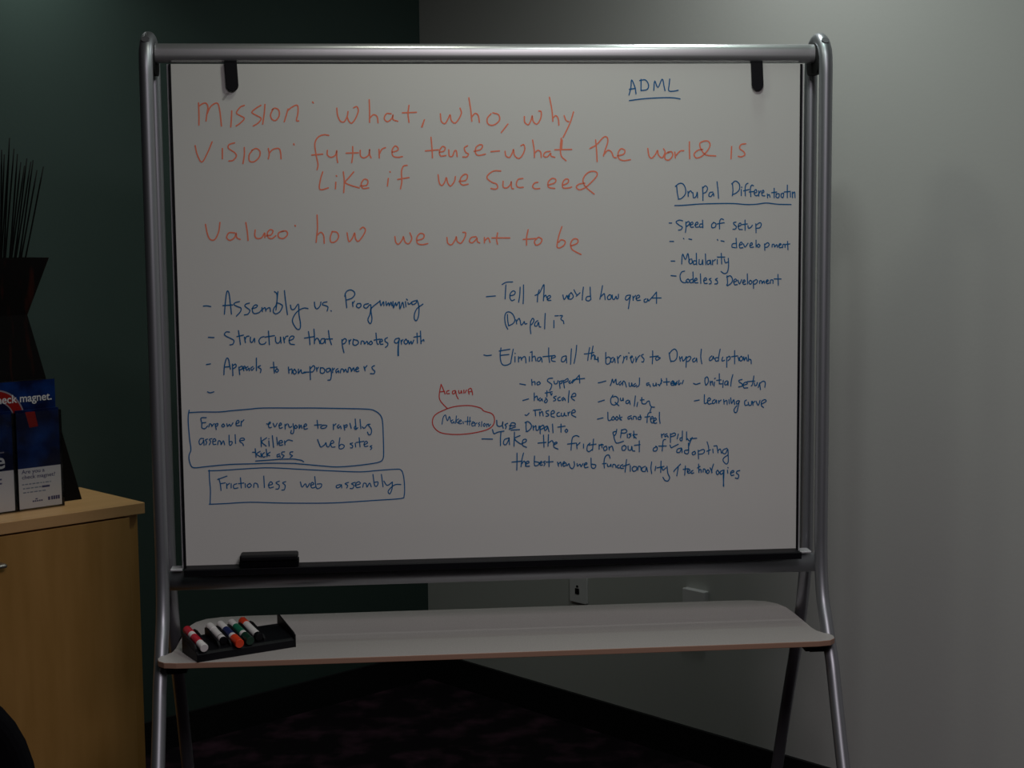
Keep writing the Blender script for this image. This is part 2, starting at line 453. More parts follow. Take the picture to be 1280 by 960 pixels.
RW, BWD = 0.0031, 0.0027
S4 = 300 / 1280
note('large orange red handwritten lines on mission, vision and values', M_RED_INK, RW, [
 (230, 100, S4, '''78 122 80 180 80 240;80 140 100 126 118 124 128 145 122 185 118 218;122 185 140 145 165 125 182 128 192 170 200 245;
255 165 253 210 250 250;322 135 300 145 280 175 300 190 322 205 300 230 278 245;410 135 385 150 362 172 385 188 412 205 395 230 370 245;
432 130 428 180 420 235;475 155 462 185 470 210 490 215 508 190 505 160 485 150 470 158;555 155 545 190 535 222;552 165 575 145 605 135 608 175 600 215 612 218;
686 117 690 122;815 150 820 190 835 220 855 222 870 195 875 168;870 195 880 220 895 230 915 205 930 165 922 142 905 148;
988 105 990 165 990 225;990 205 1010 185 1030 195 1035 228;1105 180 1080 180 1068 205 1085 222 1108 205 1115 185 1115 210 1140 220;
1200 135 1195 180 1200 225;1165 175 1240 172;1278 225 1270 250;
60 350 70 395 95 438 125 390 150 330;205 365 205 420;270 335 240 345 238 365 268 385 280 405 262 428 240 432;322 360 322 400 315 445;
365 375 348 400 350 432 375 435 402 410 405 380 385 365 362 375;450 365 455 395 450 420;455 390 475 370 505 365 515 385 518 420;585 340 588 346;
772 295 745 292 715 305 698 340 705 400 715 450 710 478;682 400 740 395;765 375 765 400 785 412 808 400 815 375 815 410 820 440;
900 355 900 400 895 440;865 390 930 388;940 375 942 405 960 415 985 400 990 368 990 395 998 415;1040 370 1042 415;1042 395 1055 370 1075 360;
1110 385 1140 375 1140 360 1125 352 1110 375 1115 405 1140 412 1165 408;
740 490 728 530 722 575 735 585 770 575;810 545 808 580;812 510 815 513;850 490 855 540 852 600;905 490 880 520 860 545 885 560 935 575;
940 565 975 560 980 535 960 530 945 555 955 578 985 575;1090 525 1085 565;1098 488 1100 491;1190 455 1170 460 1160 490 1162 540 1155 580;1140 530 1200 520;
115 770 125 820 140 850 165 850 185 810 192 760;270 815 240 815 228 840 245 855 270 840 278 815 282 840 300 850;330 760 338 810 342 855;
380 800 378 830 390 845 415 840 430 815 432 840;440 830 465 825 475 805 460 798 445 815 450 840 470 845 490 830;
530 805 505 815 505 838 530 845 552 825 545 805 520 808;592 775 595 779;710 720 712 790 705 865;708 830 730 812 745 830 748 870;
790 810 780 840 785 865 810 860 825 835 815 812 790 808;870 815 875 845 882 862 900 840 910 815 915 845 930 860 955 830 968 800 955 785 940 795'''),
 (380, 100, S4, '''485 835 490 865 505 875 525 850 530 835 540 865 560 872 575 845 565 815;605 855 635 845 640 825 620 818 602 840 605 870 630 878 660 872'''),
 (520, 100, S4, '''45 212 30 250;130 180 135 220 155 232 172 205 182 185 188 215 208 230 230 205 242 175 235 150;
282 95 292 160 298 220;295 200 315 178 332 190 338 225;400 180 380 205 385 235 415 240 445 215 440 185 410 175;490 235 455 280;
578 195 580 225 600 238 615 210 620 190 625 220 645 235 665 205 668 170 655 165;712 92 725 160 730 220;728 205 745 190 758 205 762 240;790 190 800 215 815 222;840 170 825 220 805 265 785 305;
80 305 85 360 88 415;50 378 120 372;125 385 150 378 155 360 140 355 125 380 132 405 160 402;175 372 178 405 195 405 205 380 215 378 220 408;
275 350 258 362 265 385 280 395 270 410 250 410;310 380 345 370 355 350 340 345 320 360 318 390 335 402 370 395;400 382 445 378;
475 380 480 405 500 412 515 385 520 370 525 400 545 418 565 405 580 370 575 345 560 350;622 320 630 370 632 412;632 390 650 375 665 385 668 412;
715 380 690 385 680 405 700 410 718 390 720 405 740 412;775 310 770 360 775 405 800 430;780 320 776 370;740 372 830 370;
118 505 125 550 140 562 155 540 162 520 170 550 185 565 205 540 210 515;230 540 265 535 275 510 260 502 240 520 235 545 250 560 278 555;
452 485 415 485 385 505 380 525 405 545 430 555 435 575 420 582 400 578;465 540 465 570 485 575 505 555 508 540 510 575 520 580;
570 525 545 530 535 555 545 572 572 572;650 545 632 550 622 568 635 580 660 578;705 560 740 548 745 530 725 525 705 545 708 572 740 578;
785 560 810 548 812 530 795 530 782 550 785 575 815 575 830 570;900 550 870 555 855 570 870 585 900 575 935 545 965 510 960 490 930 488 905 505 890 535 905 570 950 608;
165 840 170 870 190 878 210 850 215 835 220 860 240 870 260 840 265 815 250 812;320 835 295 840 285 860 300 868 320 850 325 840 328 862 340 868;
365 840 365 868;368 855 385 842 395 865;435 815 430 850 435 875;405 842 500 842;598 798 590 840 590 880;572 850 640 845;650 840 632 860 640 880 662 872 672 850 655 838;
778 782 762 830 752 885 765 895 790 880 795 860 775 852 760 865;825 885 860 870 862 850 840 848 825 870 830 900 850 915 880 930'''),
 (700, 80, S4, '''190 405 195 460 198 520;160 450 195 430 230 392 250 390 255 415 240 460 232 490;232 485 255 460 275 470 285 495 300 500;
305 490 340 480 345 460 325 452 310 475 315 505 340 515 375 510;468 450 475 490 490 502 510 480 520 460 525 485 545 500 560 470 552 452;
585 470 562 480 560 505 580 512 600 490 595 468 575 470;612 470 615 500;615 490 640 465 660 462;690 415 690 460 692 505;
760 455 735 460 715 480 725 500 750 495 780 470 800 435 790 412 765 412 745 425 755 460 780 485 830 490;915 440 912 505;
990 425 965 430 958 450 980 468 985 485 965 495 950 492''')])
note('short blue underlined heading at the upper right of the board', M_BLUE_INK, BWD, [
 (700, 80, S4, '''368 165 378 125 382 85 400 125 405 160;370 135 402 130;432 82 432 140;425 88 455 85 472 110 465 135 432 142;
500 140 505 90 522 125 545 80 555 120 560 142;585 80 582 110 580 142 605 145 630 140;370 195 450 185 540 180 600 180 640 186''')])
note('blue underlined list on differentiation at the right edge of the board', M_BLUE_INK, 0.0026, [
 (820, 215, 190 / 1216, '''165 110 170 165 180 215;155 115 185 92 215 95 235 130 235 175 205 210 178 218;255 155 258 195;258 170 275 150 288 165;
295 165 300 205 320 195 330 160 332 205;372 120 375 180 375 228;372 130 395 110 412 130 400 160 378 170;455 160 430 165 422 190 440 195 458 170 462 192;488 78 495 140 500 210;
612 100 615 150 610 190;605 95 635 72 665 95 668 135 645 165 615 180;682 140 682 188;684 120 686 124;735 90 720 100 712 130 715 190;700 150 745 140;
780 110 765 105 755 130 758 195;745 160 785 155;785 170 805 160 800 140 788 150 788 180 805 190 820 180;822 150 822 192;824 170 838 150;
845 170 862 160 858 145 846 160 850 188 870 190;890 175 892 205;892 190 905 180 912 200;945 130 945 205;925 165 965 160;
960 175 985 175 980 205 960 200 962 180;1000 175 1020 170 1015 205 1000 195 1002 178;1050 105 1050 205;1025 160 1075 155;1075 165 1075 200;1090 160 1092 205;1092 175 1108 160 1112 205;
150 268 220 266 350 256 500 252 620 252 720 260 800 258 880 248 980 258 1080 260;105 408 125 408;
212 390 185 385 160 400 185 425 210 440 200 460 180 465;238 400 240 440 235 482;238 410 260 395 268 415 245 435;272 425 295 415 290 400 275 412 278 440 300 440;
310 425 335 415 330 400 315 412 318 440 340 440;372 385 375 445;372 415 352 418 350 440 370 440;460 405 445 420 448 445 472 440 480 415 460 402;
540 380 520 375 508 400 508 455;490 415 545 405;640 400 620 405 625 420 642 435 635 455 615 458;655 435 680 425 675 408 660 420 662 455 690 460;712 385 712 465;690 420 730 415;
735 430 740 450 760 440 770 425;798 415 800 485;800 425 830 405 842 420 830 445 805 450;110 555 140 555;220 530 222 534;262 535 285 540;490 540 494 545;520 550 545 555;
640 530 645 605;642 570 612 575 608 600 635 605;665 585 690 575 682 560 668 575 670 605 695 605;700 575 712 600 735 570;750 590 770 580 765 565 752 578 755 602 780 600;
800 545 800 600;820 575 808 590 820 602 832 588 820 575;868 575 870 625;870 582 892 565 905 580 890 600 872 602;928 600 930 580 945 580 948 600 965 580 972 602;
980 590 1000 580 992 572 982 588 990 605 1008 602;1012 605 1015 580 1030 580 1032 602;1052 555 1055 620;1030 580 1070 575;120 712 150 712;
205 735 212 655 235 700 255 650 265 720;275 695 262 715 275 735 290 720 285 695;322 650 325 740;322 710 300 712 300 738 322 735;345 700 345 735 365 735 372 700 375 740;395 655 398 740;
430 705 410 712 412 738 430 730 435 705 440 740;452 705 452 740;454 715 475 700;490 700 490 735;492 678 493 682;522 650 525 735;500 680 550 680;
545 695 555 725 575 720;578 690 580 750 570 800 545 812 520 795;120 828 160 832;228 792 205 800 192 830 200 870 225 885 250 878;255 855 240 870 255 885 270 870 255 855;
295 800 298 885;295 855 272 865 275 885 298 880;305 870 328 862 320 848 308 862 312 885 335 885;355 815 358 890;380 870 405 860 395 845 382 862 388 890 410 890;
440 850 425 858 440 872 440 890 425 895;490 850 475 860 490 872 490 892 470 895;568 830 572 885 565 905;565 840 595 830 612 860 600 890 570 910;
620 880 645 870 635 855 622 870 628 900 650 900;655 865 668 895 685 860;692 885 712 875 705 862 694 878 700 898 718 895;730 815 732 895;755 865 742 882 755 897 768 880 755 865;
778 870 780 930;780 875 800 860 812 875 795 895 780 895;828 890 830 870 845 872 848 892 862 870 868 890;878 880 898 870 890 862 880 876 888 892 905 888;915 890 915 865 935 865 935 890;975 820 978 905;945 855 1000 855''')])
note('blue dashed list on assembly and structure at the left of the board', M_BLUE_INK, 0.0026, [
 (250, 355, 0.125, '''35 220 70 218 108 225;245 300 255 180 270 75 290 90 305 200 315 300;230 215 280 212 325 208;395 175 355 185 340 205 375 225 410 240 405 275 365 320;
495 190 460 200 450 220 480 245 500 265 480 300 445 308;520 245 560 235 575 215 555 208 530 230 525 270 545 295 590 285 615 260;620 235 625 275;625 255 650 235 660 270;660 255 685 238 700 240 705 275;
745 75 770 100 770 180 760 260;780 75 765 200 740 240 735 280 760 298 800 275 825 225 815 205 780 190 765 195;845 65 855 160 875 305;
905 210 915 250 945 250 985 200 990 300 1005 390 1000 445 970 450 935 400 925 360 945 310 985 265 1040 240 1080 245;85 532 140 535;
295 480 265 478 245 500 260 520 310 545 340 565 330 600 300 608;385 465 395 530 405 605;370 525 435 510;445 530 455 585;452 555 465 525 490 520;505 530 505 575 525 580 545 540 548 580;
640 525 610 535 590 565 605 600 645 598 660 580;685 470 690 540 695 605;650 530 745 515;755 530 760 580 785 590 805 560 805 525 812 590;835 530 845 585;845 555 860 525 880 520;
890 565 930 550 940 525 915 520 895 545 900 595 945 605;65 805 105 798;240 905 245 820 265 745 285 750 295 800 305 850;245 830 300 825;325 800 330 915;330 815 355 800 362 825 335 845;
390 830 398 905;392 835 420 820 425 845 395 860;430 845 455 835 445 820 432 840 440 865;480 825 460 840 470 862 490 840 495 865;565 740 565 865;530 825 510 840 520 862 540 840;605 815 580 830 610 850 605 885;
735 780 745 890;705 835 770 830;770 845 755 865 770 882 785 862 770 845;885 830 890 890;890 860 920 850 920 895;945 850 930 875 945 900 965 880 945 850;985 850 985 895 1010 855 1020 890 1070 880'''),
 (380, 355, 0.125, '''105 180 110 225 130 248 160 220 170 180;230 178 195 185 185 205 215 215 240 230 232 268;270 266 274 270;412 95 420 160 428 235;408 120 425 75 465 58 500 75 508 105 480 140 430 158;
485 180 490 225;488 195 505 170;535 195 525 220 545 238 570 220 565 195 540 195;645 195 605 205 600 230 625 240 655 210 670 215 660 300 640 350 650 385 670 390 680 340 670 260 690 225 760 170;
760 165 770 215 795 175 800 215;820 175 825 215 845 185 855 215 870 180 880 215;890 175 895 240 915 185 925 215 945 180;955 180 960 250 985 180 1000 235;1015 175 1020 225;1025 150 1035 160;
1040 185 1045 200 1065 195 1075 180 1080 200;1115 165 1080 180 1085 205 1120 190 1130 160 1150 230 1145 320 1125 365 1105 350 1105 300 1130 245 1190 200;
45 475 55 540 60 605;5 540 100 525;100 450 105 520 105 595;108 565 130 540 150 560 160 595;205 545 175 550 165 585 185 595 205 575 210 550 215 590;245 465 255 540 275 605;220 550 285 548;
380 555 385 620 400 685;382 570 405 545 425 560 410 590 385 600;450 560 455 600;455 575 470 555;495 550 490 600 515 612 545 590 535 565 500 555;570 600 575 570 600 575 605 600 630 572 640 600;
670 570 650 590 665 605 685 590 672 570;720 490 730 590 745 600;700 560 760 550;755 580 785 570 775 550 758 570 765 600 790 600;835 535 810 550 815 575 838 590 835 615 815 632;
950 540 915 550 905 580 930 590 950 560 955 545 945 620 945 715;950 560 940 640 940 715;970 560 975 600;975 575 990 555;1020 550 1000 575 1015 600 1040 580 1020 550;1045 565 1055 600 1070 570 1080 600 1098 560;
1130 490 1135 590;1100 530 1165 520;1165 470 1170 595;1172 575 1195 555 1200 570;0 880 50 880;60 825 65 955;65 845 95 815 110 840 90 875 65 880;125 835 130 870;130 850 145 832;165 835 165 885 195 890 210 860 190 838 168 838;
255 840 225 850 230 880 255 870 265 845 275 900 265 955 240 960;285 840 288 885;288 860 305 842;340 845 320 860 325 885 345 865 350 885;365 885 372 850 395 855 400 880 415 850 430 880;
440 880 448 835 470 845 475 875 495 835 505 870;515 855 545 845 535 830 518 850 525 875 550 870;600 825 612 865;610 840 630 815;705 815 680 830 690 855 708 870 700 895 665 895'''),
 (240, 355, 0.15625, '125 862 145 870 175 862')])
note('blue boxed note at the lower left, the upper and taller of two boxes', M_BLUE_INK, 0.0025, [
 (230, 505, 0.109375, '''60 70 50 130 50 220 65 400 80 520 60 580 60 640 85 710 130 728 250 715 520 690 800 682 1000 675 1280 678;55 98 200 90 400 90 550 75 750 58 900 45 1280 45;
255 155 195 160 205 220 205 270 240 280 270 250;205 215 250 210;285 260 295 225 315 235 320 255 340 225;355 225 370 290;358 235 385 220 385 245 362 255;450 225 432 245 445 262 465 248 450 225;
490 225 500 255 520 230 535 252 560 215;595 225 630 210 620 185 598 205 600 245 640 245;655 195 655 250;657 210 685 180;945 225 970 230 990 215 980 205 965 230 975 270 1000 265;1020 220 1040 260 1065 220;
1085 245 1115 235 1105 215 1088 235 1095 275 1125 268;1155 230 1158 285;1158 250 1180 225;225 395 190 395 172 430 185 465 215 440 225 410 230 470;270 400 245 410 260 435 250 465;320 395 290 405 305 430 290 465;
330 430 365 420 350 395 330 415 335 460 365 460;385 465 395 420 420 430 425 465 450 420 465 465;515 355 520 465 545 460 550 430 522 430;585 350 590 450;635 420 690 410 680 390 645 395 640 430 670 450 680 475;
880 380 885 485;945 385 890 430 940 480;970 420 975 480;970 395 972 397;1010 360 1025 495;1060 380 1070 465;1085 445 1125 440 1115 415 1085 430 1095 470 1130 465;1150 420 1155 465;1155 440 1190 410 1240 420;
815 510 825 605;785 550 820 550;870 540 830 570 870 600;880 560 885 605;920 555 895 575 905 605 930 600;940 515 950 600;985 550 950 575 980 590;1095 570 1065 580 1070 605 1095 590 1100 610;
1150 545 1120 550 1120 575 1145 590 1120 615;1245 545 1215 550 1215 575 1240 590 1215 610;820 650 1000 638 1100 630 1250 628 1300 635 1340 642 1368 658'''),
 (350, 505, 0.109375, '''180 45 400 45 700 50 1000 58 1090 80 1150 130 1172 200 1180 350 1185 560 1175 630 1140 660 1050 680 850 705 650 718 500 708 300 690 180 680;
95 230 110 265 135 255;150 225 160 290 150 335 125 330 130 300;180 240 165 260 180 278 200 260 180 240;220 235 222 278 240 240 252 275;270 260 305 245 295 225 275 245 280 285 315 280;
425 185 435 275;395 240 475 235;490 245 465 260 480 278 520 270 535 245 490 240;610 230 612 290;612 250 640 225;675 235 655 255 670 275 690 250 700 280;730 240 740 295;735 250 765 235 765 260 740 265;800 220 815 275;
860 170 870 285;865 245 850 270 865 290 890 270;915 175 925 280;940 260 965 275 1000 235 1030 230;1010 240 1045 290 1040 340 1015 350 1000 320;430 405 455 470 470 490 510 465 525 440 535 480 560 485 580 440;
580 455 615 440 600 415 580 440 590 490 630 490;685 385 675 460 680 510 720 505 735 475 700 460 680 480;830 445 800 455 830 475 825 500 805 500;860 450 865 490;905 385 915 490;870 440 960 425;
960 465 1000 445 985 425 962 450 970 485 1005 480;1050 475 1030 485 1050 500 1035 520''')])
note('blue boxed note at the lower left, the lower flatter box', M_BLUE_INK, 0.0025, [
 (250, 575, 270 / 1280, '''55 60 57 120 62 180 60 262;50 64 150 60 300 50 420 46 600 55 800 65 950 70 1050 62 1150 55 1190 58 1205 90 1212 150 1210 210 1190 228 1050 238 900 248 750 255 500 255 300 250 150 258 55 262;
112 110 120 140 125 180;105 115 160 95;122 140 150 135;158 140 160 168;160 150 175 138;185 140 185 165;218 140 200 148 202 168 225 165;240 105 245 165;228 140 260 136;268 140 270 162;295 138 280 150 290 163 305 150 295 138;
318 162 322 138 340 142 345 162;378 95 382 162;405 150 430 142 420 128 407 145 412 165 435 160;470 125 450 135 470 150 465 170 450 172;508 128 490 135 505 150 500 175 485 178;
595 130 605 160 625 140 635 162 650 138;655 150 675 142 665 132 656 148 665 165 685 160;680 98 690 165 715 162 720 142 695 142;830 145 808 152 812 165 830 158 838 145 840 165;
880 132 860 140 875 150 870 165;920 132 898 140 912 150 905 168 890 168;920 150 950 140 940 128 922 142 928 162 950 160;965 160 970 138 985 140 990 160 1005 136 1015 158;
1025 85 1035 150 1050 152 1055 130 1035 132;1075 85 1085 158;1090 125 1110 150 1140 130;1140 130 1138 170 1125 200 1115 185 1135 160 1160 145 1190 145''')])
note('blue dashed list right of the board centre', M_BLUE_INK, 0.0026, [
 (600, 350, 0.09375, '''85 222 205 212;295 60 350 30 435 25;345 65 340 150 335 250;405 210 455 195 470 160 440 145 405 180 400 240 425 275 460 260;535 95 530 200 515 295;580 65 580 200 575 315;
790 130 770 200 765 290;735 205 790 175 820 120 850 60 855 100 850 200 845 275;850 230 875 200 890 235;895 260 940 230 930 205 900 225 905 270 945 270;1105 200 1120 260 1145 230 1160 205 1175 250 1195 210;
365 460 370 540 380 600;370 655 340 590 330 500 345 440 390 425 440 460 465 530 440 580 380 610;480 530 490 585;485 555 520 510 535 540;535 540 550 600 580 570 590 550 600 585 625 580;
675 550 670 640 678 715;672 560 700 510 720 535 700 580 675 600;770 540 735 570 730 610 760 610 780 560 790 620 810 625;870 445 865 540 862 650;985 540 985 635;1000 478 1045 475;1065 475 1100 475 1080 510 1085 530 1110 545 1118 580'''),
 (710, 350, 0.09375, '''45 170 10 200 0 245 40 255 70 225 60 190 40 165;80 130 105 180 125 200;110 215 160 170;205 95 195 180 190 265;295 95 298 180 305 260;295 215 250 225 240 265 275 278 300 260;
460 75 445 160 425 255;440 220 480 180 490 210 495 260;555 195 525 225 535 258 570 250 575 205 550 195;590 200 595 250 620 255 640 215 650 250 670 240 672 190;
830 200 780 210 765 255 790 265 825 225 835 200 820 280 805 380;865 215 870 270;870 240 900 205;905 250 955 225 940 200 910 225 920 270 965 268;1040 250 1015 265 1020 295 1055 285 1060 250 1075 280;1180 160 1180 310;1075 280 1130 220 1175 165;1120 240 1240 238'''),
 (600, 425, 0.109375, '''45 170 80 178 130 172;240 90 230 170 240 250 265 285 310 285 350 265;220 125 340 105;235 175 330 165;380 105 365 180 350 265;400 190 400 250;400 150 402 153;440 190 440 250;440 215 465 195 475 230;475 215 500 190 520 200 525 260;
565 190 565 245;575 140 590 135;595 130 595 240;597 200 625 185 640 240;690 195 660 205 660 240 685 235 700 200 710 250;785 90 785 170 795 255;720 190 840 178;815 210 860 195 850 175 820 190 820 235 860 245;
980 180 940 195 930 240 960 245 985 205 985 180 990 260;1045 100 1040 180 1035 275;1105 60 1095 160 1075 265;
455 500 520 512;590 450 595 515;595 485 625 475 630 510;675 475 650 490 660 512 690 495 675 475;830 435 785 440 770 465 800 490 820 510 810 550 795 575;845 470 855 500 880 495 890 465;905 470 915 550;908 480 935 465 935 490 915 500;
950 460 965 545;955 470 1000 440 1005 465 965 485;1030 465 1015 480 1030 495 1045 478;1055 490 1060 460 1085 450;1135 400 1140 490;1060 480 1100 440 1130 405;1085 450 1195 438;
490 690 555 672;620 605 620 690;622 660 650 640 660 685;690 660 670 680 690 695 705 670 715 695;750 680 735 705 755 715 770 690 750 660;765 580 765 645;745 605 825 590;805 605 815 630 825 610;
870 640 840 655 865 675 860 690 840 695;915 650 890 665 895 690 920 690;955 655 935 670 945 690 965 665 975 690;1020 580 1012 650 1010 710;1040 650 1090 640 1090 610 1060 615 1045 660 1080 690;
515 855 535 860 560 835;630 805 635 865;610 802 695 794;680 820 685 865;685 840 710 815 722 865;785 805 755 815 760 835 785 850 780 865 755 870;815 845 850 830 840 805 815 820 815 870 850 880;905 825 880 840 885 870 915 868;
930 835 930 865 955 865 965 830 970 860 990 865;1005 825 1010 860;1008 840 1030 820;1050 835 1090 820 1075 795 1050 815 1050 855 1095 880'''),
 (730, 425, 0.09375, '''75 100 60 180 50 270;5 185 60 180 130 165;120 80 105 170 95 255;100 220 130 195 140 220 140 260;150 210 150 250 180 260 185 225 190 290;290 165 290 240 295 315 340 310 355 250 325 225 295 245;
390 230 360 250 360 290 385 290 405 240 415 300;445 220 455 305;450 255 475 215 490 205;530 220 530 260 515 305;530 250 560 215;575 215 570 260;595 170 600 173;615 235 645 228 640 212 622 225 628 270 645 305 665 250;690 225 695 290;690 290 720 230 745 205;
790 190 765 205 780 230 800 255 790 290 770 290;915 145 915 240 910 315;880 225 990 212;975 215 955 245 970 270 1005 250 1015 235 985 230;1135 170 1145 240 1160 290;1140 180 1170 140 1210 120 1240 160 1235 240 1200 280 1165 280;
190 570 230 562 290 545;350 605 365 570 378 520 395 570 425 520 430 580 450 590;490 550 465 575 480 600 505 570;515 600 520 550 545 560 565 625;600 570 605 615 630 610 635 570 645 615;685 580 660 600 670 620 700 600;740 505 735 600 700 625;
865 570 835 580 840 605 870 590 885 620;920 580 925 610 955 600 960 570 965 610;985 590 1005 600;1030 515 1030 580;1005 610 1040 540;1100 510 1105 600;1060 560 1140 555;1160 580 1200 570 1190 545 1160 565 1165 600 1205 600;1215 570 1220 600 1240 575;
190 825 270 800;385 735 355 790 365 850 410 865 450 830 455 780 420 750 385 760;415 830 465 875;485 775 490 805 515 800 520 770 525 805;590 800 560 815 565 845 595 835 605 805 615 855;685 745 670 880;715 830 705 885;770 765 770 830 785 850 820 850;750 800 800 795;
820 850 845 820 870 815 880 860 900 890 940 895;900 890 880 950'''),
 (840, 425, 0.109375, '''85 190 95 240;92 215 115 190;115 195 125 240 150 215 160 190;165 190 160 310;165 205 200 185 215 205 190 240 165 245;260 205 235 225 245 250 270 235 280 205 285 250;335 105 328 190 340 270;
455 180 430 205 430 235 460 220 470 185 480 215;550 105 535 180 530 240;530 200 495 205 500 240 530 235;580 195 570 225 575 240 600 230;625 195 625 310;625 205 655 185 665 210 640 235;715 120 715 270;680 190 750 180;755 195 765 235;
790 185 770 210 785 240 810 215 795 185;820 190 825 235 845 195 860 240;870 170 875 240;875 220 900 225 905 270;5 465 20 500 45 490 60 470;80 460 75 510 100 490;130 460 115 500;
245 495 275 505 320 492;380 430 375 470 385 515;375 440 400 420 415 450 410 490 390 515;435 470 440 515;440 490 460 470 465 510;485 480 480 525;485 440 495 435;540 385 540 500;510 460 560 455;540 500 570 500;585 460 580 540;
630 465 605 480 605 510 630 505 640 470 640 515;695 395 680 450 670 525;800 450 765 460 770 480 800 500 800 525 760 535;815 515 860 500 845 480 815 500 820 545 865 545;935 410 920 500 905 525;860 475 945 468;940 490 945 520 965 515 975 485;
1000 490 1010 565;985 540 1000 500 1040 470 1065 485 1060 540;255 695 310 685;370 625 370 720 400 715;405 700 440 680 425 660 405 685 415 730 450 725;490 680 465 695 465 725 490 715 505 685 510 720;530 690 535 720;535 705 560 685;
590 680 595 730;595 705 625 690 630 735;650 680 655 725;670 660 680 725 705 680 715 735;760 690 735 705 740 730 765 715 770 690 755 760 740 820 715 825 710 790 740 750;850 685 830 700 835 745 865 740;870 710 880 745 905 740 910 700;
920 700 925 745;925 720 945 700;960 700 985 745 1005 690;1025 730 1075 700 1060 680 1025 700 1020 745 1045 770'''),
 (740, 480, 220 / 1280, '''40 255 80 245;115 205 118 262 140 260;155 235 142 250 152 262 165 250 155 235;180 235 170 250 180 262 192 248 180 235;200 225 205 260;218 240 200 250 215 262;285 230 262 240 265 255 285 245 290 258;300 255 302 235 320 238 322 255;
350 225 355 255 335 255 338 240 358 240;430 205 410 212 402 240 400 280;385 240 420 235;425 255 445 248 438 235 425 250 432 280 450 280;445 270 468 258 458 245 448 262 455 285 470 282;490 205 490 250 495 285''')])
